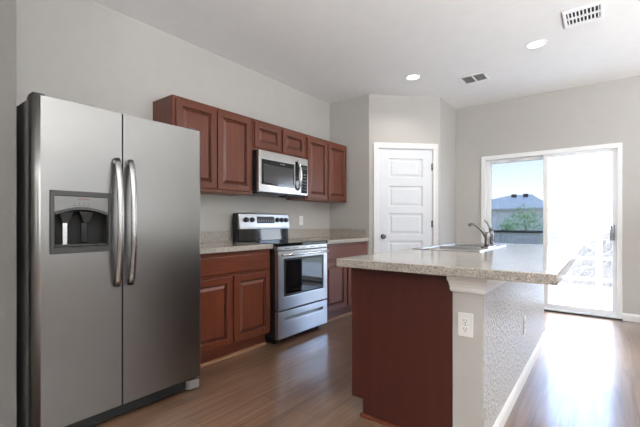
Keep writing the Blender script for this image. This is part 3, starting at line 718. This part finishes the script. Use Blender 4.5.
def vent_reg():
    t = thing('ceiling_vent', (2.908, 3.615, CEIL), 'large white curved-blade ceiling vent near the top right', 'vent')
    x0, x1, y0, y1 = 2.778, 3.038, 3.470, 3.762
    bx = [x0, x0+0.022, x1-0.02, x1]; by = [y0, y0+0.035, (y0+y1)/2-0.010, (y0+y1)/2+0.010, y1-0.042, y1]
    B().grid('z', bx, by, {(1, 1), (1, 3)}, CEIL-0.014, CEIL-0.0005).build('frame', M['white'], t, 0.003)
    B().box(x0+0.018, x1-0.016, y0+0.03, y1-0.038, CEIL-0.0014, CEIL-0.0005).build('duct_back', M['black_matte'], t)
    for j in (1, 3):
        for k in range(9):
            x = bx[1]+0.010+k*(bx[2]-bx[1])/9
            arc = [(x+0.006*(1-math.cos(a)), CEIL-0.0135+0.011*math.sin(a)) for a in [PI/2*i/5 for i in range(6)]]
            arc2 = [(u+0.003, v) for u, v in arc[::-1]]
            B().prism(arc+arc2, 'y', by[j], by[j+1]).build('vent_blade', M['white'], t)
vent_reg()

# ------------------------------------------------------------------ outside
struct(B().box(-60, 60, YW+0.15, 90, -0.25, -0.10).build('ground', M['grass']))
struct(B().box(0.2, 6.0, YW+0.141, 8.40, -0.20, -0.03).build('patio_slab', M['concrete']))
random.seed(4)
# gravelly bank beyond the slab
nx, ny = 46, 40; vs = []; fs = []
for j in range(ny+1):
    for i in range(nx+1):
        x = 1.2+i*2.8/nx; y = 8.42+j*6/ny
        u = max(0.0, (x-1.7)/1.5)
        h = -0.05+min(1, j/9)*0.85*min(u, 1)**1.1*(0.9+0.2*random.random())+random.uniform(-0.02, 0.02)
        vs.append((x, y, h))
for j in range(ny):
    for i in range(nx):
        a = j*(nx+1)+i; fs.append((a, a+1, a+nx+2, a+nx+1))
gb = B().add(vs, fs).build('gravel_bank', M['gravel'])
gb['kind'] = 'stuff'; tag(gb, 'bank of pale gravelly soil beyond the patio slab', 'gravel')
rl = thing('wooden_railing', (2.75, 8.33, -0.03), 'pale low wooden railing in front of the gravel bank', 'railing')
for x in (2.98, 2.1): B().box(x-0.045, x+0.045, 8.28, 8.37, -0.03, 0.86 if x > 2.5 else 0.45).build('post', M['pale_wood'], rl, 0.004)
for z in (0.10, 0.48): B().box(2.05, 3.6, 8.29, 8.35, z-0.025, z+0.025).build('rail', M['pale_wood'], rl, 0.003)

fe = thing('yard_fence', (-1.0, 16, -0.1), 'low grey board fence with dark top rail across the yard', 'fence')
pb = B()
for k in range(41):
    x = -7+k*0.2
    pb.box(x, x+0.185, 16.0, 16.03, -0.1, 0.74)
pb.build('board_panel', M['fence'], fe)
B().box(-7, 1.25, 15.95, 16.05, 0.74, 0.83).build('top_rail', M['fence_dark'], fe)
for k in range(4): B().box(-6.6+k*2.1, -6.5+k*2.1, 16.03, 16.13, -0.1, 0.82).build('post', M['fence_dark'], fe)

hs = thing('house', (-5, 44, -0.1), 'grey single-storey neighbour house with hipped shingle roof', 'house')
hx0, hx1, hy0, hy1, he, hr = -10.5, -0.9, 40.0, 50.0, 2.55, 4.15
B().box(hx0+0.4, hx1-0.4, hy0+0.4, hy1-0.4, -0.1, he).build('walls', M['siding'], hs)
ro = B().add([(hx0, hy0, he), (hx1, hy0, he), (hx1, hy1, he), (hx0, hy1, he), (-4.9, 44.5, hr), (-2.9, 44.5, hr), (hx0, hy0, he-0.15), (hx1, hy0, he-0.15), (hx1, hy1, he-0.15), (hx0, hy1, he-0.15)],
     [(0, 1, 5, 4), (1, 2, 5), (2, 3, 4, 5), (3, 0, 4), (0, 6, 7, 1), (1, 7, 8, 2), (2, 8, 9, 3), (3, 9, 6, 0), (6, 9, 8, 7)]).build('roof', M['shingle'], hs)
for x in (-4.7, -3.6): B().box(x, x+0.45, 43.6, 43.9, hr-0.45, hr+0.02).build('roof_vent', M['fence_dark'], ro)
def tree(loc, h, rx, n, label):
    t = thing('young_tree', loc, label, 'tree')
    x, y, z = loc
    B().tube([(x, y, z), (x+0.03, y, z+h*0.4), (x-0.02, y, z+h*0.8)], [0.05, 0.035, 0.015], 8).build('trunk', M['bark'], t)
    b = B(); rnd = random.Random(h)
    for i in range(n):
        while True:
            p = Vector((rnd.uniform(-1, 1), rnd.uniform(-1, 1), rnd.uniform(-1, 1)))
            if p.length < 1: break
        c = Vector((x+p.x*rx, y+p.y*rx, z+h*0.62+p.z*h*0.40))
        s_ = rnd.uniform(0.05, 0.10)
        u = Vector((rnd.gauss(0, 1), rnd.gauss(0, 1), rnd.gauss(0, 1))).normalized(); w_ = u.orthogonal().normalized()
        b.add([c-u*s_, c+w_*s_*0.45, c+u*s_, c-w_*s_*0.45], [(0, 1, 2, 3)])
    b.build('foliage', M['leaf'], t)
tree((0.38, 18.0, -0.1), 2.0, 0.65, 380, 'young green tree behind the yard fence')
tree((-0.07, 16.6, -0.1), 1.45, 0.28, 240, 'small yellow-green sapling left of the young tree')

ub = thing('utility_box', (1.58, 16.3, -0.1), 'grey utility cabinet with slats seen through the whitened pane', 'utility box')
B().box(1.43, 1.73, 16.1, 16.6, -0.1, 0.80).build('cabinet', M['util'], ub, 0.02)
q = B()
for k in range(5): q.box(1.45, 1.71, 16.07, 16.10, 0.05+k*0.14, 0.12+k*0.14)
q.build('slat_panel', M['pale_wood'], ub)
